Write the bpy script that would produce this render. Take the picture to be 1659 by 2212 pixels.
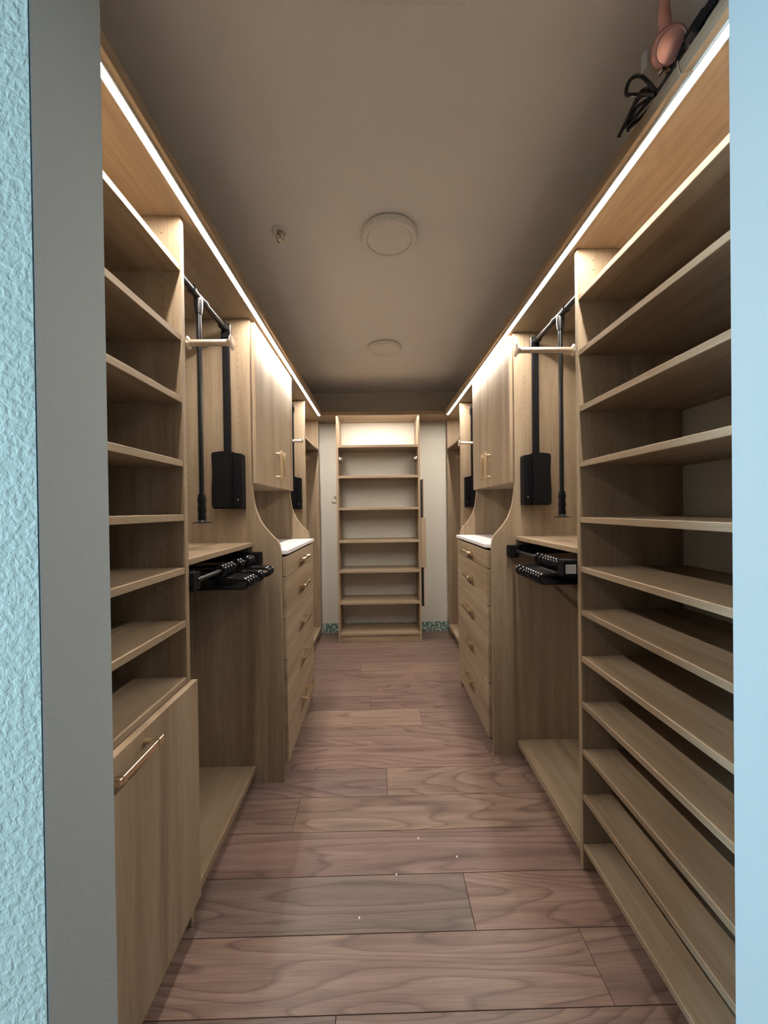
import bpy, bmesh, math, random
from mathutils import Vector, Matrix
random.seed(7)
for o in list(bpy.data.objects): bpy.data.objects.remove(o)
S = bpy.context.scene
COL = S.collection
RAD = math.radians

# ------------------------------------------------------------------ camera
CZ = 1.25
def cam_axes(p, y, r):
    f = Vector((math.sin(y)*math.cos(p), math.cos(y)*math.cos(p), math.sin(p)))
    rt = Vector((math.cos(y), -math.sin(y), 0)); up = rt.cross(f)
    return math.cos(r)*rt - math.sin(r)*up, math.cos(r)*up + math.sin(r)*rt, f
cr, cu, cf = cam_axes(RAD(-0.385), RAD(0.845), RAD(0.753))
cd = bpy.data.cameras.new('camera'); cam = bpy.data.objects.new('camera', cd); COL.objects.link(cam)
cam.matrix_world = Matrix(((cr.x, cu.x, -cf.x, 0), (cr.y, cu.y, -cf.y, 0), (cr.z, cu.z, -cf.z, CZ), (0, 0, 0, 1)))
cd.sensor_fit = 'AUTO'; cd.sensor_width = 36; cd.lens = 820/2212*36; cd.clip_start = 0.02
S.camera = cam

# ------------------------------------------------------------------ world, window daylight, exposure
W = bpy.data.worlds.new('world'); S.world = W; W.use_nodes = True
W.node_tree.nodes['Background'].inputs[0].default_value = (0.50, 0.74, 0.95, 1)
W.node_tree.nodes['Background'].inputs[1].default_value = 0.085
LED_COLOR = (1.0, 0.91, 0.81); LED_POWER = 228.0
def window_light(name, loc, aim, sx, sy, power, color):
    l = bpy.data.lights.new(name, 'AREA'); l.shape = 'RECTANGLE'; l.size = sx; l.size_y = sy
    l.energy = power; l.color = color
    o = bpy.data.objects.new(name, l); COL.objects.link(o); o.location = loc
    o.rotation_euler = (Vector(aim)-Vector(loc)).to_track_quat('-Z', 'Y').to_euler()
window_light('window_daylight', (-2.5, -0.22, 1.25), (0.30, 0.47, 1.15), 0.42, 1.4, 118, (0.47, 0.78, 1.0))
S.view_settings.view_transform = 'Standard'; S.view_settings.look = 'None'
S.view_settings.gamma = 1; S.view_settings.use_curve_mapping = False
S.view_settings.exposure = 0.10

# ------------------------------------------------------------------ materials
def new_mat(name):
    m = bpy.data.materials.new(name); m.use_nodes = True
    nt = m.node_tree; return m, nt, nt.nodes['Principled BSDF']
def N(nt, t, **k):
    n = nt.nodes.new(t)
    for a, b in k.items(): setattr(n, a, b)
    return n
def ramp(nt, stops):
    r = N(nt, 'ShaderNodeValToRGB'); e = r.color_ramp.elements
    e[0].position, e[0].color = stops[0][0], (*stops[0][1], 1)
    e[1].position, e[1].color = stops[-1][0], (*stops[-1][1], 1)
    for p, c in stops[1:-1]:
        x = e.new(p); x.color = (*c, 1)
    return r
def plain(name, col, rough=0.5, metal=0.0, spec=0.5, noise=0.0):
    m, nt, b = new_mat(name)
    b.inputs['Roughness'].default_value = rough; b.inputs['Metallic'].default_value = metal
    b.inputs['Specular IOR Level'].default_value = spec
    tc = N(nt, 'ShaderNodeTexCoord'); nz = N(nt, 'ShaderNodeTexNoise'); nz.inputs['Scale'].default_value = 60
    nt.links.new(tc.outputs['Object'], nz.inputs['Vector'])
    k = max(noise, 0.03)
    r = ramp(nt, [(0.3, tuple(c*(1-k) for c in col)), (0.7, tuple(min(1, c*(1+k)) for c in col))])
    nt.links.new(nz.outputs['Fac'], r.inputs[0]); nt.links.new(r.outputs[0], b.inputs['Base Color'])
    return m
def rand_vec(nt, scale):
    """object coordinates shifted by a per-object random amount, then stretched"""
    tc = N(nt, 'ShaderNodeTexCoord'); oi = N(nt, 'ShaderNodeObjectInfo')
    mul = N(nt, 'ShaderNodeMath', operation='MULTIPLY'); mul.inputs[1].default_value = 37.0
    nt.links.new(oi.outputs['Random'], mul.inputs[0])
    add = N(nt, 'ShaderNodeVectorMath', operation='ADD')
    nt.links.new(tc.outputs['Object'], add.inputs[0]); nt.links.new(mul.outputs[0], add.inputs[1])
    sc = N(nt, 'ShaderNodeVectorMath', operation='MULTIPLY'); sc.inputs[1].default_value = scale
    nt.links.new(add.outputs[0], sc.inputs[0])
    return sc.outputs[0], oi, add.outputs[0]
def oak(axis):
    m, nt, b = new_mat('light_oak_grain_'+axis)
    def vec(cross, along): return tuple(along if a == axis else cross for a in 'xyz')
    v1, oi, base = rand_vec(nt, vec(16, 0.7))
    n1 = N(nt, 'ShaderNodeTexNoise'); n1.inputs['Scale'].default_value = 1; n1.inputs['Detail'].default_value = 3
    n1.inputs['Distortion'].default_value = 0.4
    nt.links.new(v1, n1.inputs['Vector'])
    sc = N(nt, 'ShaderNodeVectorMath', operation='MULTIPLY'); sc.inputs[1].default_value = vec(230, 9)
    nt.links.new(base, sc.inputs[0])
    n2 = N(nt, 'ShaderNodeTexNoise'); n2.inputs['Scale'].default_value = 1; n2.inputs['Detail'].default_value = 2
    nt.links.new(sc.outputs[0], n2.inputs['Vector'])
    r = ramp(nt, [(0.28, (0.235, 0.168, 0.109)), (0.5, (0.320, 0.241, 0.163)), (0.72, (0.378, 0.297, 0.211))])
    nt.links.new(n1.outputs['Fac'], r.inputs[0])
    r2 = ramp(nt, [(0.30, (0.84, 0.82, 0.79)), (0.55, (1.0, 1.0, 1.0))])
    nt.links.new(n2.outputs['Fac'], r2.inputs[0])
    mx = N(nt, 'ShaderNodeMix', data_type='RGBA', blend_type='MULTIPLY'); mx.inputs[0].default_value = 1
    nt.links.new(r.outputs[0], mx.inputs[6]); nt.links.new(r2.outputs[0], mx.inputs[7])
    nt.links.new(mx.outputs[2], b.inputs['Base Color'])
    b.inputs['Roughness'].default_value = 0.5; b.inputs['Specular IOR Level'].default_value = 0.22
    bp = N(nt, 'ShaderNodeBump'); bp.inputs['Strength'].default_value = 0.08; bp.inputs['Distance'].default_value = 0.001
    nt.links.new(n2.outputs['Fac'], bp.inputs['Height']); nt.links.new(bp.outputs[0], b.inputs['Normal'])
    return m
OAK = {a: oak(a) for a in 'xyz'}
def floor_wood():
    m, nt, b = new_mat('walnut_planks')
    v, oi, base = rand_vec(nt, (0.75, 5.2, 5.2))
    f = N(nt, 'ShaderNodeTexNoise'); f.inputs['Scale'].default_value = 1; f.inputs['Detail'].default_value = 0.6
    f.inputs['Distortion'].default_value = 0.5
    nt.links.new(v, f.inputs['Vector'])
    k = N(nt, 'ShaderNodeMath', operation='MULTIPLY'); k.inputs[1].default_value = 17.0
    nt.links.new(f.outputs['Fac'], k.inputs[0])
    sc0 = N(nt, 'ShaderNodeVectorMath', operation='MULTIPLY'); sc0.inputs[1].default_value = (3, 22, 22)
    nt.links.new(base, sc0.inputs[0])
    n0 = N(nt, 'ShaderNodeTexNoise'); n0.inputs['Scale'].default_value = 1; n0.inputs['Detail'].default_value = 2
    nt.links.new(sc0.outputs[0], n0.inputs['Vector'])
    ka = N(nt, 'ShaderNodeMath', operation='MULTIPLY_ADD'); ka.inputs[1].default_value = 0.9
    nt.links.new(n0.outputs['Fac'], ka.inputs[0]); nt.links.new(k.outputs[0], ka.inputs[2])
    ab = N(nt, 'ShaderNodeMath', operation='FRACT'); nt.links.new(ka.outputs[0], ab.inputs[0])
    r = ramp(nt, [(0.0, (0.150, 0.098, 0.080)), (0.10, (0.205, 0.140, 0.116)), (0.55, (0.190, 0.128, 0.105)), (0.86, (0.165, 0.109, 0.089)), (0.94, (0.118, 0.076, 0.062)), (1.0, (0.150, 0.098, 0.080))])
    nt.links.new(ab.outputs[0], r.inputs[0])
    sc = N(nt, 'ShaderNodeVectorMath', operation='MULTIPLY'); sc.inputs[1].default_value = (2.2, 34, 34)
    nt.links.new(base, sc.inputs[0])
    n2 = N(nt, 'ShaderNodeTexNoise'); n2.inputs['Scale'].default_value = 1; n2.inputs['Detail'].default_value = 4
    nt.links.new(sc.outputs[0], n2.inputs['Vector'])
    r2 = ramp(nt, [(0.30, (0.74, 0.71, 0.70)), (0.62, (1.10, 1.10, 1.10))])
    nt.links.new(n2.outputs['Fac'], r2.inputs[0])
    sc3 = N(nt, 'ShaderNodeVectorMath', operation='MULTIPLY'); sc3.inputs[1].default_value = (9, 420, 420)
    nt.links.new(base, sc3.inputs[0])
    n3 = N(nt, 'ShaderNodeTexNoise'); n3.inputs['Scale'].default_value = 1; n3.inputs['Detail'].default_value = 2
    nt.links.new(sc3.outputs[0], n3.inputs['Vector'])
    r3 = ramp(nt, [(0.35, (0.82, 0.80, 0.79)), (0.6, (1.03, 1.03, 1.03))])
    nt.links.new(n3.outputs['Fac'], r3.inputs[0])
    last = r.outputs[0]
    for s in (r2.outputs[0], r3.outputs[0], oi.outputs['Color']):
        mx = N(nt, 'ShaderNodeMix', data_type='RGBA', blend_type='MULTIPLY'); mx.inputs[0].default_value = 1
        nt.links.new(last, mx.inputs[6]); nt.links.new(s, mx.inputs[7]); last = mx.outputs[2]
    nt.links.new(last, b.inputs['Base Color'])
    b.inputs['Roughness'].default_value = 0.42; b.inputs['Specular IOR Level'].default_value = 0.35
    return m
FLOOR = floor_wood()
def paint(name, col, bump, scale, swirl=1.2):
    m, nt, b = new_mat(name)
    tc = N(nt, 'ShaderNodeTexCoord')
    n1 = N(nt, 'ShaderNodeTexNoise'); n1.inputs['Scale'].default_value = scale; n1.inputs['Detail'].default_value = 3
    n1.inputs['Distortion'].default_value = swirl
    nt.links.new(tc.outputs['Object'], n1.inputs['Vector'])
    r = ramp(nt, [(0.40, (0, 0, 0)), (0.62, (1, 1, 1))]); nt.links.new(n1.outputs['Fac'], r.inputs[0])
    n2 = N(nt, 'ShaderNodeTexNoise'); n2.inputs['Scale'].default_value = 2.5
    nt.links.new(tc.outputs['Object'], n2.inputs['Vector'])
    c = ramp(nt, [(0.3, tuple(x*0.97 for x in col)), (0.7, col)]); nt.links.new(n2.outputs['Fac'], c.inputs[0])
    nt.links.new(c.outputs[0], b.inputs['Base Color'])
    bp = N(nt, 'ShaderNodeBump'); bp.inputs['Strength'].default_value = bump; bp.inputs['Distance'].default_value = 0.002
    nt.links.new(r.outputs[0], bp.inputs['Height']); nt.links.new(bp.outputs[0], b.inputs['Normal'])
    b.inputs['Roughness'].default_value = 0.75; b.inputs['Specular IOR Level'].default_value = 0.25
    return m
WALL = paint('textured_wall_paint', (0.66, 0.63, 0.56), 0.35, 75)
CEIL = paint('ceiling_paint', (0.91, 0.90, 0.89), 0.10, 90)
ROUGHWALL = paint('knockdown_wall_paint', (0.80, 0.78, 0.66), 0.26, 105, 0.35)
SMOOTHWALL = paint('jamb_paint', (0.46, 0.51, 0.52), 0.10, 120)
BLACK = plain('black_plastic', (0.006, 0.006, 0.007), 0.6, spec=0.14)
GLOSSBLACK = plain('glossy_black', (0.008, 0.008, 0.010), 0.16, spec=0.6)
BLACKMETAL = plain('black_metal_tube', (0.010, 0.010, 0.011), 0.30, spec=0.35)
GREYPLASTIC = plain('grey_plastic', (0.34, 0.34, 0.33), 0.4)
BRASS = plain('satin_brass', (0.78, 0.64, 0.44), 0.28, metal=1)
CHAMPAGNE = plain('champagne_metal', (0.66, 0.56, 0.45), 0.36, metal=1)
CHROME = plain('nickel', (0.62, 0.58, 0.53), 0.2, metal=1)
COPPER = plain('copper_pink', (0.62, 0.30, 0.25), 0.25, metal=0.55)
WHITE = plain('white_plastic', (0.86, 0.84, 0.81), 0.5)
QUARTZ = plain('white_quartz', (0.80, 0.79, 0.79), 0.25, noise=0.04)
HOLE = plain('pin_hole_dark', (0.10, 0.07, 0.045), 0.9)
SUB = plain('subfloor_dark', (0.05, 0.03, 0.022), 0.9)
BACKING_GAPSHADE = plain('black_backing_and_gap_shade', (0.006, 0.005, 0.005), 0.4)
TAN = plain('tan_edge', (0.42, 0.31, 0.22), 0.5)
ALU = plain('channel_aluminium', (0.72, 0.66, 0.60), 0.4, metal=0.7)
CHIP = plain('paint_chip_white', (0.8, 0.78, 0.74), 0.8)
def emit(name, col, power):
    m, nt, b = new_mat(name)
    tc = N(nt, 'ShaderNodeTexCoord'); nz = N(nt, 'ShaderNodeTexNoise'); nz.inputs['Scale'].default_value = 3
    nt.links.new(tc.outputs['Object'], nz.inputs['Vector'])
    r = ramp(nt, [(0.2, tuple(c*0.98 for c in col)), (0.8, col)]); nt.links.new(nz.outputs['Fac'], r.inputs[0])
    nt.links.new(r.outputs[0], b.inputs['Emission Color'])
    b.inputs['Emission Strength'].default_value = power; b.inputs['Base Color'].default_value = (0.8, 0.8, 0.8, 1)
    return m
LED = emit('led_diffuser', LED_COLOR, LED_POWER)
LED2 = emit('led_diffuser_short', LED_COLOR, LED_POWER*1.6)
def green_strip():
    m, nt, b = new_mat('green_board_with_white_overspray')
    tc = N(nt, 'ShaderNodeTexCoord'); n = N(nt, 'ShaderNodeTexNoise'); n.inputs['Scale'].default_value = 42
    n.inputs['Detail'].default_value = 4
    nt.links.new(tc.outputs['Object'], n.inputs['Vector'])
    r = ramp(nt, [(0.40, (0.085, 0.175, 0.155)), (0.50, (0.14, 0.23, 0.20)), (0.56, (0.55, 0.58, 0.54))])
    nt.links.new(n.outputs['Fac'], r.inputs[0]); nt.links.new(r.outputs[0], b.inputs['Base Color'])
    b.inputs['Roughness'].default_value = 0.9
    return m
GREEN = green_strip()

# ------------------------------------------------------------------ geometry helpers
def box(x0, x1, y0, y1, z0, z1, bev=0.0009, seg=1):
    def f(bm):
        a, b_ = min(x0, x1), max(x0, x1)
        vs = [bm.verts.new((x, y, z)) for x in (a, b_) for y in (min(y0, y1), max(y0, y1)) for z in (min(z0, z1), max(z0, z1))]
        fs = [bm.faces.new([vs[i] for i in q]) for q in ((0, 1, 3, 2), (4, 6, 7, 5), (0, 4, 5, 1), (2, 3, 7, 6), (0, 2, 6, 4), (1, 5, 7, 3))]
        bmesh.ops.recalc_face_normals(bm, faces=fs)
        if bev: bmesh.ops.bevel(bm, geom=list({e for q in fs for e in q.edges}), offset=bev, segments=seg, affect='EDGES', clamp_overlap=True)
    return f
def prism(poly, axis, a, b, bev=0.0):
    """poly: 2-D outline; axis y -> (x,z), axis x -> (y,z), axis z -> (x,y)"""
    def P(p, t): return {'y': (p[0], t, p[1]), 'x': (t, p[0], p[1]), 'z': (p[0], p[1], t)}[axis]
    def f(bm):
        A = [bm.verts.new(P(p, a)) for p in poly]; B = [bm.verts.new(P(p, b)) for p in poly]; n = len(poly)
        fs = [bm.faces.new(A), bm.faces.new(B[::-1])] + [bm.faces.new((A[i], B[i], B[(i+1) % n], A[(i+1) % n])) for i in range(n)]
        bmesh.ops.recalc_face_normals(bm, faces=fs)
        if bev: bmesh.ops.bevel(bm, geom=list({e for q in fs[:2] for e in q.edges}), offset=bev, segments=2, affect='EDGES', clamp_overlap=True)
    return f
def spline(pts, n=8):
    P = [Vector(p) for p in pts]; out = []
    for i in range(len(P)-1):
        p0, p1, p2, p3 = P[max(i-1, 0)], P[i], P[i+1], P[min(i+2, len(P)-1)]
        for k in range(n):
            t = k/n
            out.append(0.5*((2*p1)+(p2-p0)*t+(2*p0-5*p1+4*p2-p3)*t*t+(3*p1-p0-3*p2+p3)*t**3))
    out.append(P[-1]); return out
def tube(pts, r, n=10, closed=False):
    def f(bm):
        P = [Vector(p) for p in pts]; m = len(P); rings = []; up = None
        for i, p in enumerate(P):
            if closed: d = (P[(i+1) % m]-P[i-1]).normalized()
            else: d = (P[min(i+1, m-1)]-P[max(i-1, 0)]).normalized()
            if up is None: up = Vector((0, 0, 1)) if abs(d.z) < 0.9 else Vector((1, 0, 0))
            s = d.cross(up).normalized(); up = s.cross(d).normalized()
            rr = r(i/(m-1)) if callable(r) else r
            rings.append([bm.verts.new(p+rr*(math.cos(2*math.pi*k/n)*s+math.sin(2*math.pi*k/n)*up)) for k in range(n)])
        for i in range(m if closed else m-1):
            A, B = rings[i], rings[(i+1) % m]
            for k in range(n): bm.faces.new((A[k], A[(k+1) % n], B[(k+1) % n], B[k]))
        if not closed: bm.faces.new(rings[0][::-1]); bm.faces.new(rings[-1])
    return f
def lathe(prof, c, d, n=24):
    """prof: (radius, distance along d) pairs from centre c"""
    def f(bm):
        D = Vector(d).normalized(); a = Vector((0, 0, 1)) if abs(D.z) < 0.9 else Vector((1, 0, 0))
        s = D.cross(a).normalized(); u = s.cross(D); C0 = Vector(c); rings = []
        for r, h in prof:
            if r < 1e-6: rings.append([bm.verts.new(C0+D*h)])
            else: rings.append([bm.verts.new(C0+D*h+r*(math.cos(2*math.pi*k/n)*s+math.sin(2*math.pi*k/n)*u)) for k in range(n)])
        for A, B in zip(rings, rings[1:]):
            if len(A) == 1 and len(B) == 1: continue
            for k in range(n):
                j = (k+1) % n
                if len(A) == 1: bm.faces.new((A[0], B[k], B[j]))
                elif len(B) == 1: bm.faces.new((A[k], B[0], A[j]))
                else: bm.faces.new((A[k], B[k], B[j], A[j]))
    return f
WL = {}                                   # world location of every object (nothing is rotated)
def mesh_obj(name, geoms, mat, parent=None, smooth=False, origin=None):
    bm = bmesh.new()
    for g in geoms: g(bm)
    if smooth: bmesh.ops.recalc_face_normals(bm, faces=bm.faces)
    xs = [v.co for v in bm.verts]
    if origin is None:
        origin = Vector(((min(v.x for v in xs)+max(v.x for v in xs))/2, (min(v.y for v in xs)+max(v.y for v in xs))/2, (min(v.z for v in xs)+max(v.z for v in xs))/2))
    origin = Vector(origin)
    for v in bm.verts: v.co -= origin
    me = bpy.data.meshes.new(name); bm.to_mesh(me); bm.free(); me.materials.append(mat)
    if smooth:
        for p in me.polygons: p.use_smooth = True
        me.set_sharp_from_angle(angle=RAD(40))
    o = bpy.data.objects.new(name, me); COL.objects.link(o)
    place(o, origin, parent); return o
def place(o, w, parent):
    w = Vector(w); WL[o.name] = w
    if parent: o.parent = parent; o.location = w-WL[parent.name]
    else: o.location = w
def thing(name, label, cat, loc, group=None):
    o = bpy.data.objects.new(name, None); COL.objects.link(o); o.empty_display_size = 0.05
    place(o, loc, None); return tag(o, label, cat, group)
def tag(o, label, cat, group=None):
    o['label'] = label; o['category'] = cat
    if group: o['group'] = group
    return o
def struct(name, geoms, mat, parent=None):
    o = mesh_obj(name, geoms, mat, parent)
    if not parent: o['kind'] = 'structure'
    return o
def part(name, parent, mat, *geoms, smooth=False, label=None, stuff=False):
    o = mesh_obj(name, geoms, mat, parent, smooth)
    if label: o['label'] = label
    if stuff: o['kind'] = 'stuff'
    return o
def copy_part(src, w, parent):
    c = src.copy(); COL.objects.link(c); place(c, w, parent); return c

# ------------------------------------------------------------------ dimensions (metres; camera stands at x=0, y=0)
T = 0.019
XL, XR = -0.935, 1.047                    # side walls
FL, FR = -0.578, 0.688                    # front planes of the side cabinets
BACK = 3.87; CEILZ = 2.44; TOP = 2.13; TT = 0.032
Y0, Y1 = 0.45, 0.565                      # doorway wall
JL, JR = -0.397, 0.534                    # doorway jambs
LA, LB, LC, LD, LE = 1.161, 1.746, 2.509, 3.055, 3.745      # left run: end of each bay
RA, RB, RC, RD, RE = 1.306, 1.898, 2.659, 3.165, 3.765      # right run

# ------------------------------------------------------------------ setting
struct('wall_left', [box(XL-0.1, XL, Y1, BACK+0.1, 0, CEILZ, 0)], WALL)
struct('wall_right', [box(XR, XR+0.1, Y1, BACK+0.1, 0, CEILZ, 0)], WALL)
struct('wall_back', [box(XL-0.1, XR+0.1, BACK, BACK+0.1, 0, CEILZ, 0)], WALL)
wf = struct('wall_front', [box(-2.4, JL-0.002, Y0, Y1, 0, 2.6, 0), box(JR+0.002, 2.4, Y0, Y1, 0, 2.6, 0), box(JL-0.002, JR+0.002, Y0, Y1, 2.10, 2.6, 0)], ROUGHWALL)
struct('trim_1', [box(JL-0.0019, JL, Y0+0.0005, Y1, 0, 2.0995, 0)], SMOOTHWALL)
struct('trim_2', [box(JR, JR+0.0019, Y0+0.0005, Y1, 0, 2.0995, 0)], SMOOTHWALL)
struct('ceiling', [box(XL-0.1, XR+0.1, Y1, BACK+0.1, CEILZ, CEILZ+0.1, 0)], CEIL)
struct('drywall_strip_back', [box(-0.58, FR+0.03, BACK-0.004, BACK, 0.0, 0.097, 0)], GREEN)  # foot of the wall left as unpainted green drywall, not a baseboard
fl = struct('floor', [box(-2.4, 2.4, -2.6, BACK+0.1, -0.06, -0.012, 0)], SUB)

JOINT = {-1: [-0.121], 0: [0.577], 1: [0.273], 2: [], 3: [-0.354], 4: [0.023], 5: [0.55], 6: [-0.72], 7: [0.241], 8: [-0.065], 9: [0.80],
         10: [0.263], 11: [-0.152], 12: [-0.8], 13: [0.135], 14: [0.54], 15: [-0.3]}
TINT = {(7, 0): (1.32, 1.36, 1.28), (5, 0): (1.14, 1.10, 1.12), (4, 0): (0.92, 0.92, 0.98), (4, 1): (1.10, 1.10, 1.05), (1, 0): (0.80, 0.84, 0.86),
        (1, 1): (1.08, 1.02, 1.0), (0, 0): (1.08, 1.06, 1.05), (2, 0): (0.98, 0.93, 0.95), (3, 1): (1.08, 1.08, 1.02), (8, 0): (0.86, 0.86, 0.86),
        (11, 1): (1.18, 1.2, 1.12), (6, 0): (1.0, 1.0, 0.97), (-1, 0): (0.75, 0.78, 0.80), (13, 0): (0.95, 0.93, 0.93)}
PITCH = 0.1789
for k in range(-9, 17):
    ya = 0.933+PITCH*k; yb = min(ya+PITCH, BACK)
    if ya > BACK-0.02: break
    inside = k >= -2
    xa, xb = (XL, XR) if inside else (-1.5, 1.6)
    cuts = JOINT.get(k)
    if cuts is None: cuts = [random.uniform(-0.9, -0.2), random.uniform(0.3, 1.0)]
    if k == -2: xa, xb = JL, JR; cuts = [c for c in cuts if xa < c < xb]
    xsx = [xa]+sorted(cuts)+[xb]
    for j in range(len(xsx)-1):
        o = mesh_obj('plank', [box(xsx[j]+0.0006, xsx[j+1]-0.0006, ya+0.0007, yb-0.0007, -0.012, 0, 0.0008)], FLOOR, fl)
        t = TINT.get((k, j)) or tuple(random.uniform(0.90, 1.08) for _ in range(1))*3
        o.color = (*t, 1)

# ------------------------------------------------------------------ shared builders for the two runs
def X(s, F, d): return F+s*d              # d = depth behind the cabinet front, s = -1 left wall, +1 right wall
def depth(s): return (FL-XL) if s < 0 else (XR-FR)
def pin_holes(parent, s, F, y, z0, z1, ds):
    def f(bm):
        for d in ds:
            z = z0
            while z < z1:
                c = Vector((X(s, F, d), y-0.0004, z))
                bm.faces.new([bm.verts.new(c+Vector((0.0024*math.cos(a*math.pi/3), 0, 0.0024*math.sin(a*math.pi/3)))) for a in range(6)])
                z += 0.032
    return part('shelf_pin_holes', parent, HOLE, f, stuff=True)
def bar_pull(parent, s, xf, y, z, half, vertical=False, sec=0.0065, label='satin brass bar pull'):
    """square bar on two collared posts; xf = face it is screwed to, s = wall side"""
    a = xf-s*0.030
    g = []
    if vertical:
        g.append(box(a-sec, a+sec, y-sec, y+sec, z-half-0.016, z+half+0.016, 0.0012))
        for q in (-1, 1):
            g.append(lathe([(0.0, 0), (0.0065, 0), (0.0065, 0.030)], (xf, y, z+q*half), (-s, 0, 0), 10))
            g.append(box(a-sec-0.0015, a+sec+0.0015, y-sec-0.0015, y+sec+0.0015, z+q*half-0.007, z+q*half+0.007, 0.0012))
    else:
        g.append(box(a-sec, a+sec, y-half-0.016, y+half+0.016, z-sec, z+sec, 0.0012))
        for q in (-1, 1):
            g.append(lathe([(0.0, 0), (0.0065, 0), (0.0065, 0.030)], (xf, y+q*half, z), (-s, 0, 0), 10))
            g.append(box(a-sec-0.0015, a+sec+0.0015, y+q*half-0.007, y+q*half+0.007, z-sec-0.0015, z+sec+0.0015, 0.0012))
    return part('handle', parent, BRASS, *g, label=label)

# ---- open shelving towers beside the doorway
def shelving(s, F, y0, y1, zs, label, hamper=False):
    D = depth(s); t = thing('shelving_unit', label, 'shelving', (X(s, F, D/2), (y0+y1)/2, 0))
    x0, x1 = X(s, F, 0), X(s, F, D-0.002)
    part('side_panel', t, OAK['z'], box(x0, x1, y0, y0+T, 0, TOP-0.001))
    p = part('side_panel', t, OAK['z'], box(x0, x1, y1-T, y1, 0, TOP-0.001))
    pin_holes(p, s, F, y1-T, 0.2 if not hamper else 0.8, TOP-0.03, (0.055, 0.29))
    for z in zs:
        part('shelf', t, OAK['y'], box(X(s, F, 0.002), x1, y0+T, y1-T, z-T, z))
    part('toe_kick', t, OAK['y'], box(X(s, F, 0.055), X(s, F, 0.055+T), y0+T, y1-T, 0, (zs[-1]-T) if not hamper else 0.10))
    if hamper:
        part('bottom_shelf', t, OAK['y'], box(X(s, F, 0.002), x1, y0+T, y1-T, 0.10, 0.10+T))
        xf = F-s*(T+0.002)
        d = part('hamper_door', t, OAK['z'], box(F-s*0.002, xf, y0+0.002, y1, 0.078, 0.741), label='tilt-out hamper front with a long brass bar pull')
        bar_pull(d, s, xf, 0.835, 0.712, 0.062, sec=0.0075, label='long brass bar pull')
    return t
shelving(-1, FL, Y1+0.02, LA, [1.985, 1.778, 1.594, 1.404, 1.243, 1.085, 0.926, 0.756],
         'light oak open shelving tower above a tilt-out hamper door left of the doorway', True)
shelving(1, FR, Y1+0.02, RA, [1.972, 1.785, 1.593, 1.405, 1.215, 1.046, 0.898, 0.739, 0.582, 0.419, 0.263, 0.092],
         'tall light oak shoe tower with twelve open shelves right of the doorway')

# ---- hanging bays
def hanging_bay(s, F, y0, y1, label, end=False):
    D = depth(s); t = thing('hanging_bay', label, 'wardrobe', (X(s, F, D/2), (y0+y1)/2, 0))
    ye = y1-T if end else y1
    x1 = X(s, F, D-0.002)
    part('middle_shelf', t, OAK['y'], box(X(s, F, 0.0), x1, y0+0.0006, ye-0.0012, 1.107-T, 1.107))
    part('bottom_shelf', t, OAK['y'], box(X(s, F, 0.0), x1, y0+0.0006, ye-0.0012, 0.080-0.028, 0.080))
    part('toe_kick', t, OAK['y'], box(X(s, F, 0.055), X(s, F, 0.055+T), y0+0.0006, ye-0.0012, 0, 0.052))
    if end:
        p = part('side_panel', t, OAK['z'], box(X(s, F, 0), x1, ye, y1, 0, TOP-0.001))
        pin_holes(p, s, F, ye, 1.15, TOP-0.03, (0.055, 0.29))
    return t
hanging_bay(-1, FL, LA, LB, 'light oak hanging bay between the hamper tower and the left drawer chest')
hanging_bay(1, FR, RA, RB, 'light oak hanging bay between the shoe tower and the right drawer chest')
hanging_bay(-1, FL, LC, LD, 'far hanging bay partly hidden behind the left drawer chest', True)
hanging_bay(1, FR, RC, RD, 'far hanging bay partly hidden behind the right drawer chest', True)

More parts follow.
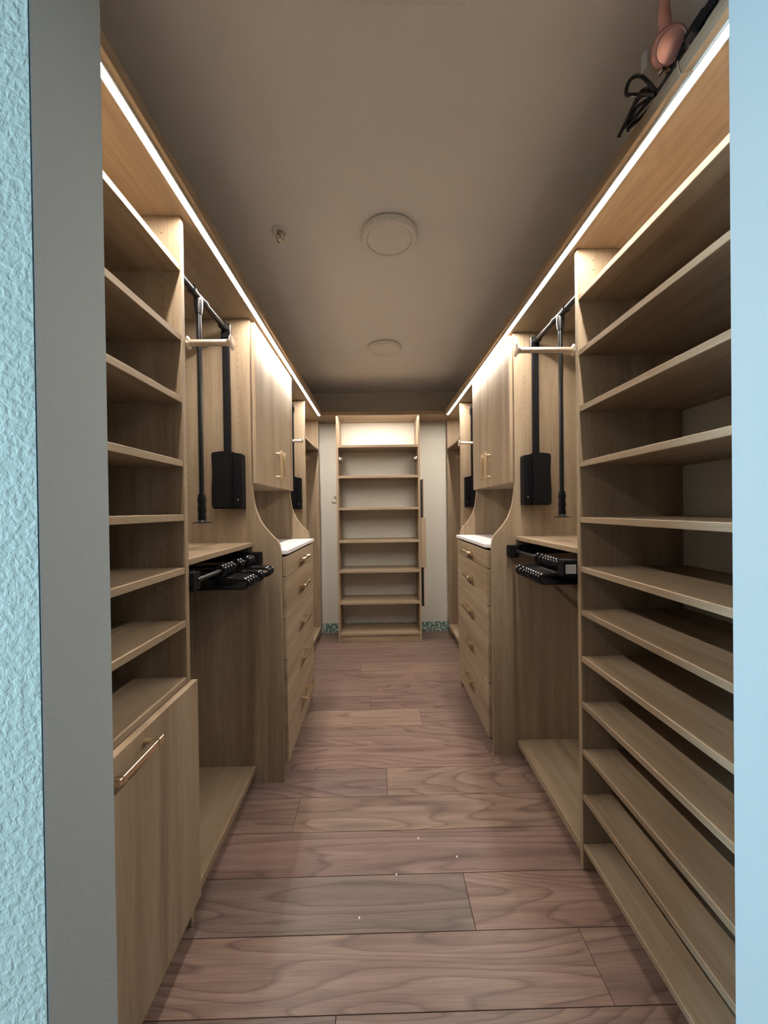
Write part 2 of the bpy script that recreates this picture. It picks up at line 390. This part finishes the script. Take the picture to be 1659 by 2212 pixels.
# ---- drawer chests with hutch
CURVE = [(0.0, 1.375), (0.002, 1.346), (0.006, 1.314), (0.016, 1.261), (0.036, 1.208), (0.062, 1.169), (0.088, 1.139), (0.108, 1.119), (0.118, 1.103), (0.124, 1.085), (0.129, 1.045)]
def chest(s, F, y0, y1, ext, label):
    D = depth(s); t = thing('drawer_chest', label, 'cabinet', (X(s, F, D/2), (y0+y1)/2, 0))
    k = ext/0.129
    cv = [(Vector((F-s*o*k, 0, z))) for o, z in CURVE]
    sm = spline(cv, 4)
    out = [(X(s, F, D-0.002), TOP-0.001), (F, TOP-0.001)]+[(p.x, p.z) for p in sm]+[(F-s*ext, 0.0), (X(s, F, D-0.002), 0.0)]
    for ya in (y0, y1-T):
        p = part('side_panel', t, OAK['z'], prism(out, 'y', ya, ya+T), label='side panel with an S-curved front edge')
        if ya == y0: pin_holes(p, s, F, y0, 1.14, TOP-0.03, (0.055, 0.29))
    ya, yb = y0+T, y1-T
    x1 = X(s, F, D-0.004)
    fx = F-s*ext                                        # lower front plane
    part('back_panel', t, OAK['z'], box(X(s, F, D-0.012), x1, ya, yb, 1.036, TOP-0.002))
    part('countertop', t, QUARTZ, box(fx-s*0.026, X(s, F, D-0.014), ya+0.001, yb-0.001, 1.048, 1.066, 0.0015, 2), label='white stone counter slab')
    part('counter_shadow_gap', t, BACKING_GAPSHADE, box(fx+s*0.012, X(s, F, D-0.014), ya+0.001, yb-0.001, 1.036, 1.048))  # black slab stands in for the shadow gap below the counter
    part('toe_kick', t, OAK['y'], box(fx+s*0.07, fx+s*(0.07+T), ya, yb, 0, 0.078))
    part('carcass_bottom', t, OAK['y'], box(fx+s*0.004, x1, ya, yb, 0.078, 0.078+T))
    zs = [1.036, 0.942, 0.749, 0.552, 0.357, 0.080]
    face = fx-s*0.017
    for a, b in zip(zs, zs[1:]):
        d = part('drawer', t, OAK['y'], box(fx+s*0.002, face, ya+0.002, yb-0.002, b+0.0015, a-0.0015, 0.0012))
        bar_pull(d, s, face, (ya+yb)/2, (a+b)/2 if b > 0.1 else 0.232, 0.064)
    # wall cabinet above
    part('cabinet_bottom', t, OAK['y'], box(F, x1, ya, yb, 1.380, 1.380+T))
    part('cabinet_top', t, OAK['y'], box(F+s*0.002, x1, ya, yb, TOP-0.001-T, TOP-0.001))
    xf = F-s*(T+0.001); ym = (ya+yb)/2
    for a, b, hy in ((ya-0.006, ym-0.0015, ym-0.034), (ym+0.0015, yb+0.012, ym+0.034)):
        d = part('door', t, OAK['z'], box(F-s*0.002, xf, a, b, 1.378, 2.118, 0.0012))
        bar_pull(d, s, xf, hy, 1.500, 0.064, vertical=True)
    return t
chest(-1, FL, LB, LC, 0.129, 'light oak five-drawer chest with white counter and wall cabinet along the left wall')
chest(1, FR, RB, RC, 0.122, 'light oak five-drawer chest with white counter and wall cabinet along the right wall')

# ---- end bays by the back wall
def end_bay(s, F, y0, y1, label):
    D = depth(s); t = thing('end_bay', label, 'wardrobe', (X(s, F, D/2), (y0+y1)/2, 0))
    x1 = X(s, F, D-0.002)
    part('end_panel', t, OAK['z'], box(F, x1, y1-T, y1, 0, TOP-0.001))
    part('shelf', t, OAK['y'], box(F, x1, y0, y1-T, 1.85-T, 1.85))
    part('bottom_shelf', t, OAK['y'], box(F, x1, y0, y1-T, 0.075, 0.103))
    part('toe_kick', t, OAK['y'], box(X(s, F, 0.055), X(s, F, 0.055+T), y0, y1-T, 0, 0.075))
end_bay(-1, FL, LD, LE, 'tall open hanging bay with one high shelf at the far left end')
end_bay(1, FR, RD, RE, 'tall open hanging bay with one high shelf at the far right end')

# ---- bookcase on the back wall
BX0, BX1, BY = -0.388, 0.396, 3.555
bk = thing('bookcase', 'narrow light oak bookcase with seven shelves against the back wall', 'bookcase', (0.004, 3.71, 0))
for xa in (BX0, BX1-T): part('side_panel', bk, OAK['z'], box(xa, xa+T, BY, BACK-0.005, 0, TOP-0.001))
for z in (1.856, 1.569, 1.270, 0.962, 0.680, 0.382, 0.091):
    part('shelf', bk, OAK['x'], box(BX0+T, BX1-T, BY+0.002, BACK-0.006, z-0.023, z))
part('toe_kick', bk, OAK['x'], box(BX0+T, BX1-T, BY+0.012, BY+0.012+T, 0, 0.068))

# ---- top panels with recessed light strips
EL, ER, EB = -0.510, 0.630, 3.525
def top_panel(x0, x1, y0, y1, ax, label):
    o = mesh_obj('top_panel', [box(x0, x1, y0, y1, TOP, TOP+TT)], OAK[ax]); tag(o, label, 'panel'); return o
top_panel(XL+0.002, EL, Y1+0.002, BACK-0.002, 'y', 'long light oak top panel over the left cabinets')
top_panel(ER, XR-0.002, Y1+0.002, BACK-0.002, 'y', 'long light oak top panel over the right cabinets')
top_panel(EL+0.001, ER-0.001, EB, BACK-0.002, 'x', 'short light oak top panel over the bookcase')
def led_strip(x0, x1, y0, y1, label):
    w = 0.003
    t = thing('led_strip', label, 'light', ((x0+x1)/2, (y0+y1)/2, TOP))
    lo = TOP-0.0056
    part('light_channel', t, WHITE, box(x0-w, x1+w, y0-w, y1+w, TOP-0.0030, TOP, 0), box(x0-w, x0-0.0001, y0-w, y1+w, lo, TOP-0.0030, 0), box(x1+0.0001, x1+w, y0-w, y1+w, lo, TOP-0.0030, 0),
         box(x0, x1, y0-w, y0-0.0001, lo, TOP-0.0030, 0), box(x0, x1, y1+0.0001, y1+w, lo, TOP-0.0030, 0))
    part('diffuser', t, LED, box(x0, x1, y0, y1, TOP-0.0052, TOP-0.0031, 0), label='glowing warm white diffuser')
led_strip(-0.5445, -0.5275, 0.602, 3.528, 'glowing light strip under the left top panel')
led_strip(0.6485, 0.6655, 0.602, 3.528, 'glowing light strip under the right top panel')
t = thing('led_strip', 'short warm light strip glowing under the top panel over the bookcase', 'light', (0.005, 3.538, TOP))
part('light_channel', t, ALU, box(-0.366, 0.374, 3.529, 3.546, TOP-0.0012, TOP, 0), box(-0.366, 0.374, 3.5275, 3.5295, TOP-0.0065, TOP, 0))
part('diffuser', t, LED2, box(-0.36, 0.37, 3.533, 3.542, TOP-0.0022, TOP-0.0013, 0), label='glowing warm white diffuser')

# ------------------------------------------------------------------ wardrobe lifts
def wardrobe_lift(s, F, y0, y1, label):
    xr = X(s, F, 0.093); zr = 2.066; ym = (y0+y1)/2
    t = thing('wardrobe_lift', label, 'clothes lift', (xr, ym, 1.2))
    for yw, q in ((y1, -1), (y0, 1)):                    # wall side, direction into the bay
        X_ = lambda d: X(s, F, d)
        cover = [(X_(0.064), 1.262), (X_(0.145), 1.262), (X_(0.156), 1.272), (X_(0.157), 1.33), (X_(0.153), 1.42), (X_(0.156), 1.502), (X_(0.150), 1.512),
                 (X_(0.110), 1.517), (X_(0.064), 1.514)]
        b = part('lift_box', t, BLACK, prism(cover, 'y', yw+q*0.004, yw+q*0.066, 0.006),
                 prism([(X_(0.026), 1.262), (X_(0.066), 1.262), (X_(0.066), 1.512), (X_(0.030), 1.507), (X_(0.026), 1.50)], 'y', yw+q*0.0005, yw+q*0.052, 0.004),
                 box(X_(0.036), X_(0.040), yw+q*0.05, yw+q*0.056, 1.27, 1.505), box(X_(0.050), X_(0.056), yw+q*0.05, yw+q*0.058, 1.266, 1.509))
        part('box_badge', b, GREYPLASTIC, box(X_(0.041), X_(0.047), yw+q*0.0515, yw+q*0.0528, 1.298, 1.305, 0))
        part('lift_arm', t, BLACK, box(X_(0.080), X_(0.112), yw+q*0.022, yw+q*0.034, 1.50, 2.035, 0.003),
             prism([(X_(0.078), 2.02), (X_(0.114), 2.02), (X_(0.112), 2.05), (X_(0.106), 2.088), (X_(0.080), 2.088), (X_(0.074), 2.06)], 'y', yw+q*0.018, yw+q*0.045, 0.004))
        part('end_cap', t, CHROME, box(X_(0.070), X_(0.074), yw+q*0.020, yw+q*0.043, 2.028, 2.082, 0.001), label='bright strip on the arm head')
        part('rod_collar', t, BLACK, lathe([(0.0, 0), (0.018, 0), (0.018, 0.035), (0.0135, 0.037), (0.0, 0.037)], (xr, yw+q*0.04, zr), (0, q, 0), 20), smooth=True)
    part('hanging_rod', t, BLACKMETAL, tube([(xr, y0+0.035, zr), (xr, ym-0.09, zr), (xr, ym+0.02, zr), (xr, y1-0.035, zr)], 0.0125, 20), smooth=True)
    part('tee_joint', t, BLACKMETAL, lathe([(0.0, -0.055), (0.0165, -0.055), (0.0165, -0.035), (0.0145, -0.03), (0.0145, 0.03), (0.0165, 0.035), (0.0165, 0.055), (0.0, 0.055)], (xr, ym, zr), (0, 1, 0), 20),
         lathe([(0.0, 0.0), (0.017, 0.0), (0.0165, 0.03), (0.0125, 0.062), (0.0, 0.062)], (xr, ym, zr-0.005), (0, 0, -1), 20), smooth=True)
    part('pull_rod', t, BLACKMETAL, tube([(xr, ym, 2.04), (xr, ym, 1.6), (xr, ym, 1.25)], 0.0095, 16), smooth=True)
    gp = [(0.0, 1.318), (0.0125, 1.318), (0.0130, 1.310), (0.0155, 1.300), (0.0150, 1.287), (0.0130, 1.277), (0.0152, 1.265), (0.0150, 1.252), (0.0130, 1.243),
          (0.0150, 1.231), (0.0145, 1.222), (0.0130, 1.217), (0.0, 1.217)]
    part('grip', t, BLACK, lathe([(r, -(z-1.318)) for r, z in gp], (xr, ym, 1.318), (0, 0, -1), 20), smooth=True)
    part('end_disc', t, BLACKMETAL, lathe([(0.0, 0), (0.014, 0), (0.018, 0.006), (0.036, 0.0105), (0.036, 0.012), (0.0, 0.012)], (xr, ym, 1.219), (0, 0, -1), 28), smooth=True)
wardrobe_lift(-1, FL, LA, LB, 'black pull-down clothes lift in the near left hanging bay')
wardrobe_lift(1, FR, RA, RB, 'black pull-down clothes lift in the near right hanging bay')
wardrobe_lift(-1, FL, LC, LD-T, 'black pull-down clothes lift behind the left wall cabinet')
wardrobe_lift(1, FR, RC, RD-T, 'black pull-down clothes lift behind the right wall cabinet')

# ------------------------------------------------------------------ champagne valet rods
def valet(s, xa, xb, y, z, y_panel, label):
    """xa: flange at the panel front, xb: flared free end; sits on a small mount on the panel face"""
    t = thing('valet_rod', label, 'rod', ((xa+xb)/2, y, z))
    L = abs(xb-xa); r = 0.0098
    part('rod', t, CHAMPAGNE, tube([(xa+s*0.06, y, z), (xa, y, z), (xb+s*0.010, y, z)], r, 20), smooth=True)
    part('end_flange', t, CHAMPAGNE, lathe([(0.0, 0), (r, 0), (0.0115, 0.006), (0.015, 0.011), (0.0225, 0.0145), (0.0225, 0.0155), (0.012, 0.0130), (0.0, 0.0125)], (xb+s*0.014, y, z), (-s, 0, 0), 28), smooth=True)
    part('collar', t, CHAMPAGNE, lathe([(0.0, 0), (0.019, 0), (0.0195, 0.0015), (0.013, 0.005), (r, 0.008), (0.0, 0.008)], (xa+s*0.004, y, z), (-s, 0, 0), 28),
         box(xa+s*0.004, xa+s*0.055, y_panel, y-0.004, z-0.008, z+0.008), smooth=True)
valet(-1, -0.580, -0.450, 1.191, 1.775, LA+0.0005, 'champagne metal valet rod sticking out beside the left shelving tower')
valet(1, 0.694, 0.495, 1.338, 1.806, RA+0.0005, 'champagne metal valet rod sticking out beside the right shoe tower')
valet(-1, -0.582, -0.490, 2.535, 1.713, LC+0.0005, 'champagne valet rod just beyond the left wall cabinet doors')
valet(1, 0.690, 0.578, 2.685, 1.713, RC+0.0005, 'champagne valet rod just beyond the right wall cabinet doors')

# ------------------------------------------------------------------ pull-out trouser racks under the middle shelves
def trouser_rack(s, F, y0, y1, ys, label, tagpiece):
    xr = F-s*(-0.006) if s < 0 else F-0.012; zr = 1.036
    xr = F+0.008 if s < 0 else F-0.012
    t = thing('trouser_rack', label, 'trouser rack', (xr, (y0+y1)/2, zr))
    for yw, q in ((y1, -1), (y0, 1)):
        part('slide_rail', t, BLACK, box(F-s*0.002, X(s, F, 0.33), yw+q*0.001, yw+q*0.040, 1.022, 1.066, 0.002))
        pj = 0.012 if (s < 0 and q > 0) else 0.046
        h = part('rail_head', t, BLACK, box(F-s*pj, F-s*0.002, yw+q*0.001, yw+q*0.052, 1.006, 1.064, 0.003, 2))
        if tagpiece and q > 0:
            part('grey_insert', h, GREYPLASTIC, box(F-s*0.041, F-s*0.004, yw+0.0000, yw+0.0012, 1.018, 1.050, 0.0003), box(F-s*0.030, F-s*0.027, yw-0.0008, yw, 1.026, 1.042, 0))
    part('cross_rod', t, GREYPLASTIC if False else BLACKMETAL, tube([(xr, y0+0.03, zr), (xr, (y0+y1)/2, zr), (xr, y1-0.03, zr)], 0.0085, 14), smooth=True)
    part('rear_rod', t, BLACKMETAL, tube([(X(s, F, 0.24), y0+0.03, zr), (X(s, F, 0.24), (y0+y1)/2, zr), (X(s, F, 0.24), y1-0.03, zr)], 0.0085, 14), smooth=True)
    tip = F-s*0.108; back = X(s, F, 0.27)
    def arm(y):
        a = [(xr+s*0.02, y, 1.010), (xr-s*0.03, y, 1.007), (tip+s*0.018, y, 1.004), (tip+s*0.005, y, 0.999), (tip, y, 0.988), (tip+s*0.005, y, 0.978), (tip+s*0.018, y, 0.973),
             (xr, y, 0.972), (back-s*0.02, y, 0.972), (back, y, 0.985), (back-s*0.02, y, 1.006)]
        ring = [(xr+0.0165*math.cos(q), y, zr+0.0165*math.sin(q)) for q in [2*math.pi*i/14 for i in range(14)]]
        return [tube([Vector(p) for p in spline(a+[a[0]], 3)[:-1]], 0.0062, 8, True), tube(ring, 0.0075, 8, True), box(xr-0.006, xr+0.006, y-0.006, y+0.006, 1.003, 1.024, 0.002),
                box(xr+s*0.03, back-s*0.02, y-0.0035, y+0.0035, 0.974, 1.006, 0.001)]
    first = part('trouser_arm', t, GLOSSBLACK, *arm(ys[0]), smooth=True)
    w = WL[first.name]
    for y in ys[1:]: copy_part(first, w+Vector((0, y-ys[0], 0)), t)
trouser_rack(-1, FL, LA, LB, [1.375, 1.402, 1.430, 1.458, 1.528, 1.553, 1.632, 1.655, 1.680], 'black pull-out trouser rack under the near left middle shelf', False)
trouser_rack(1, FR, RA, RB, [1.375, 1.398, 1.421, 1.444, 1.467, 1.490, 1.513, 1.547, 1.590], 'black pull-out trouser rack under the near right middle shelf', True)

# ------------------------------------------------------------------ closet rods in the end bays
for s, F, a, b, lab in ((-1, FL, LD, LE-T, 'closet rod under the high shelf at the far left end'), (1, FR, RD, RE-T, 'closet rod under the high shelf at the far right end')):
    x = X(s, F, 0.11)
    t = thing('closet_rod', lab, 'rod', (x, (a+b)/2, 1.765))
    part('rod', t, CHAMPAGNE, tube([(x, a+0.003, 1.765), (x, (a+b)/2, 1.765), (x, b-0.003, 1.765)], 0.0125, 18), smooth=True)
    for y, q in ((a, 1), (b, -1)):
        part('rod_cup', t, BRASS, lathe([(0.0, 0.0005), (0.028, 0.0005), (0.028, 0.004), (0.017, 0.006), (0.017, 0.016), (0.0, 0.016)], (x, y, 1.765), (0, q, 0), 20), smooth=True)

# ------------------------------------------------------------------ bookcase hardware
def knob_hook(x, s, label):
    t = thing('coat_peg', label, 'hook', (x, 3.60, 1.728))
    part('base_plate', t, CHROME, lathe([(0.0, 0), (0.020, 0), (0.020, 0.004), (0.0, 0.004)], (x, 3.628, 1.706), (s, 0, 0), 18), smooth=True)
    part('stem', t, CHROME, tube([(x+s*0.003, 3.628, 1.706), (x+s*0.026, 3.622, 1.706), (x+s*0.034, 3.604, 1.714), (x+s*0.022, 3.580, 1.730)], 0.0095, 12), smooth=True)
    part('knob', t, CHROME, lathe([(0.0, 0), (0.013, 0.001), (0.020, 0.007), (0.020, 0.013), (0.013, 0.018), (0.006, 0.016), (0.0, 0.016)], (x+s*0.0215, 3.584, 1.731), (-s*0.25, -1, 0.25), 20), smooth=True)
knob_hook(BX0+T, 1, 'small nickel knob inside the bookcase at its upper left')
knob_hook(BX1-T, -1, 'small nickel knob inside the bookcase at its upper right')
t = thing('coat_hook', 'small double coat hook on the outer left side of the bookcase', 'hook', (BX0-0.02, 3.60, 1.345))
part('base_plate', t, CHROME, box(BX0-0.005, BX0, 3.584, 3.616, 1.305, 1.385, 0.0015))
part('lower_prong', t, CHROME, tube(spline([(BX0-0.004, 3.60, 1.328), (BX0-0.022, 3.60, 1.318), (BX0-0.040, 3.60, 1.322), (BX0-0.050, 3.60, 1.332)], 4), lambda q: 0.0065+0.003*q, 12), smooth=True)
part('upper_prong', t, CHROME, tube(spline([(BX0-0.004, 3.60, 1.352), (BX0-0.016, 3.60, 1.358), (BX0-0.026, 3.60, 1.378)], 4), lambda q: 0.0065+0.002*q, 12), smooth=True)
t = thing('pull_out_mirror', 'slim dark pull-out mirror seen edge-on against the right side of the bookcase', 'mirror', (0.42, 3.7, 0.33))
part('mirror_backing', t, BACKING_GAPSHADE, box(0.399, 0.420, BY+0.012, BACK-0.06, 0.335, 1.525, 0.001))
part('mirror_frame', t, TAN, box(0.4205, 0.431, BY+0.010, BACK-0.06, 0.325, 1.535, 0.001), label='tan frame edge')
part('slide_cover', t, OAK['z'], box(0.398, 0.443, BY+0.002, BY+0.0098, 0.70, 1.168, 0.001), label='brown wooden cover strip')

# ------------------------------------------------------------------ ceiling fittings
def disc_light(x, y, label):
    t = thing('ceiling_light', label, 'light', (x, y, CEILZ))
    part('housing', t, WHITE, lathe([(0.0, 0.0005), (0.100, 0.0005), (0.100, 0.006), (0.120, 0.006), (0.120, 0.024), (0.117, 0.030), (0.103, 0.032), (0.098, 0.029), (0.097, 0.021), (0.0, 0.021)], (x, y, CEILZ), (0, 0, -1), 64), smooth=True)
    part('diffuser', t, WHITE, lathe([(0.0, 0.0211), (0.0945, 0.0211), (0.0945, 0.0265), (0.05, 0.0275), (0.0, 0.0278)], (x, y, CEILZ), (0, 0, -1), 48), smooth=True, label='unlit frosted disc')
disc_light(0.062, 1.646, 'unlit round white ceiling light nearer the doorway')
disc_light(0.062, 2.785, 'unlit round white ceiling light nearer the bookcase')
t = thing('sprinkler', 'small round fire sprinkler head on the ceiling', 'sprinkler', (-0.403, 1.631, CEILZ))
part('escutcheon', t, WHITE, lathe([(0.0, 0.0005), (0.036, 0.0005), (0.035, 0.004), (0.026, 0.007), (0.020, 0.003), (0.0, 0.003)], (-0.403, 1.631, CEILZ), (0, 0, -1), 32), smooth=True)
part('head', t, CHROME, lathe([(0.0, 0.003), (0.012, 0.003), (0.012, 0.012), (0.006, 0.016), (0.004, 0.030), (0.0, 0.030)], (-0.403, 1.631, CEILZ), (0, 0, -1), 16),
     tube(spline([(-0.414, 1.631, CEILZ-0.010), (-0.420, 1.631, CEILZ-0.022), (-0.412, 1.631, CEILZ-0.036), (-0.403, 1.631, CEILZ-0.041)], 4), 0.0022, 8),
     tube(spline([(-0.392, 1.631, CEILZ-0.010), (-0.386, 1.631, CEILZ-0.022), (-0.394, 1.631, CEILZ-0.036), (-0.403, 1.631, CEILZ-0.041)], 4), 0.0022, 8), smooth=True)
part('deflector', t, CHROME, lathe([(0.0, 0.040), (0.014, 0.040), (0.014, 0.0415), (0.0, 0.043)], (-0.403, 1.631, CEILZ), (0, 0, -1), 16), smooth=True)
t = thing('air_vent', 'grey ceiling air vent at the top edge of the photo', 'vent', (0.08, 0.76, CEILZ))
part('frame', t, WHITE, box(-0.06, 0.22, 0.62, 0.645, CEILZ-0.012, CEILZ-0.0005), box(-0.06, 0.22, 0.870, 0.895, CEILZ-0.012, CEILZ-0.0005),
     box(-0.06, -0.035, 0.645, 0.870, CEILZ-0.012, CEILZ-0.0005), box(0.195, 0.22, 0.645, 0.870, CEILZ-0.012, CEILZ-0.0005))
for i in range(9):
    y = 0.655+i*0.025
    part('slat', t, WHITE, prism([(y, CEILZ-0.001), (y+0.003, CEILZ-0.001), (y+0.019, CEILZ-0.011), (y+0.016, CEILZ-0.011)], 'x', -0.036, 0.196))

# ------------------------------------------------------------------ copper pendant and black leads over the right top panel
t = thing('copper_pendant', 'pinkish copper lamp holder hanging on a stem above the right top panel', 'pendant', (0.618, 0.80, 2.24))
part('stem', t, COPPER, tube(spline([(0.622, 0.80, CEILZ-0.0005), (0.620, 0.80, 2.34), (0.620, 0.803, 2.300), (0.626, 0.808, 2.262)], 6), lambda q: 0.0095+0.004*q*q, 18), smooth=True)
ax = Vector((-0.25, -0.75, -0.62))
part('body', t, COPPER, lathe([(0.0, -0.030), (0.016, -0.027), (0.029, -0.014), (0.034, 0.0), (0.033, 0.010), (0.029, 0.015), (0.026, 0.0155), (0.0, 0.0165)], (0.640, 0.818, 2.240), ax, 28), smooth=True)
part('rim', t, COPPER, tube([Vector((0.640, 0.818, 2.240))+ax.normalized()*0.014+0.0275*(math.cos(q)*ax.cross(Vector((0, 0, 1))).normalized()+math.sin(q)*ax.cross(Vector((0, 0, 1))).cross(ax).normalized()) for q in [2*math.pi*i/24 for i in range(24)]], 0.0024, 8, True), smooth=True)
t = thing('cable_bundle', 'tangle of glossy black leads and plugs lying on the right top panel edge', 'cables', (0.64, 0.84, TOP+TT))
def lead(pts, r=0.0035): return tube(spline(pts, 6), r, 8)
part('loop_lead', t, GLOSSBLACK,
     lead([(0.642, 0.858, 2.190), (0.615, 0.868, 2.236), (0.604, 0.890, 2.250), (0.606, 0.905, 2.235), (0.618, 0.885, 2.212), (0.642, 0.860, 2.186)], 0.0042),
     lead([(0.645, 0.86, 2.192), (0.625, 0.88, 2.215), (0.618, 0.915, 2.190), (0.622, 0.925, 2.178), (0.632, 0.90, 2.186), (0.650, 0.85, 2.195)], 0.0042),
     lead([(0.648, 0.86, 2.188), (0.628, 0.90, 2.198), (0.624, 0.93, 2.180), (0.640, 0.90, 2.178), (0.655, 0.85, 2.185)], 0.004), smooth=True)
part('tail_lead', t, GLOSSBLACK, lead([(0.640, 0.86, 2.19), (0.622, 0.885, 2.205), (0.615, 0.92, 2.185), (0.612, 0.945, 2.172)], 0.0045),
     lead([(0.612, 0.945, 2.172), (0.616, 0.935, 2.184), (0.622, 0.925, 2.181), (0.626, 0.93, 2.170)], 0.003), smooth=True)
part('plug', t, GLOSSBLACK, lathe([(0.0, -0.018), (0.012, -0.016), (0.019, -0.006), (0.020, 0.006), (0.013, 0.016), (0.0, 0.019)], (0.657, 0.765, 2.192), (-0.2, -0.8, -0.5), 20),
     lathe([(0.0, -0.045), (0.010, -0.043), (0.014, -0.020), (0.015, 0.020), (0.009, 0.042), (0.0, 0.044)], (0.660, 0.815, 2.190), (0.25, -0.9, 0.15), 18), smooth=True)
part('connector', t, BLACK, box(0.652, 0.662, 0.745, 0.795, 2.205, 2.236, 0.004), box(0.640, 0.650, 0.705, 0.765, 2.190, 2.212, 0.003), tube([(0.657, 0.790, 2.215), (0.660, 0.81, 2.208), (0.662, 0.83, 2.200)], 0.009, 10))
part('tag', t, GREYPLASTIC, box(0.604, 0.607, 0.835, 0.853, 2.222, 2.262, 0.0008), label='pale grey flat tag')
part('plug_prong', t, CHROME, tube([(0.634, 0.835, 2.203), (0.632, 0.828, 2.200), (0.632, 0.820, 2.198)], 0.004, 8), tube([(0.648, 0.832, 2.203), (0.646, 0.826, 2.200), (0.646, 0.818, 2.198)], 0.004, 8), smooth=True)
part('feed_wire', t, TAN, tube(spline([(0.650, 0.80, 2.180), (0.632, 0.783, 2.170), (0.6275, 0.776, 2.150), (0.629, 0.770, 2.1275), (0.645, 0.762, 2.1265)], 6), 0.0014, 6), label='thin tan feed wire', smooth=True)
part('driver_box', t, BLACK, box(0.655, 0.72, 0.62, 0.713, TOP+TT+0.0005, TOP+TT+0.040, 0.004))

# ------------------------------------------------------------------ crumbs of paint on the floor
for i, (x, y, lab) in enumerate(((-0.005, 2.62, 'tiny white paint chip on the floor in the middle of the aisle'), (0.135, 1.43, 'tiny white paint chip on the dark pinkish plank, the farther of two'),
                                 (0.265, 1.35, 'tiny white paint chip on the dark pinkish plank, toward the shoe tower'), (0.045, 1.29, 'tiny white paint chip at the seam of the grey-brown plank'),
                                 (-0.075, 1.155, 'tiny white paint chip lying on the grey-brown plank'))):
    o = mesh_obj('paint_chip', [box(x-0.002, x+0.002, y-0.004, y+0.004, 0.0, 0.0015, 0.0005)], CHIP); tag(o, lab, 'debris', 'paint chips on the floor')
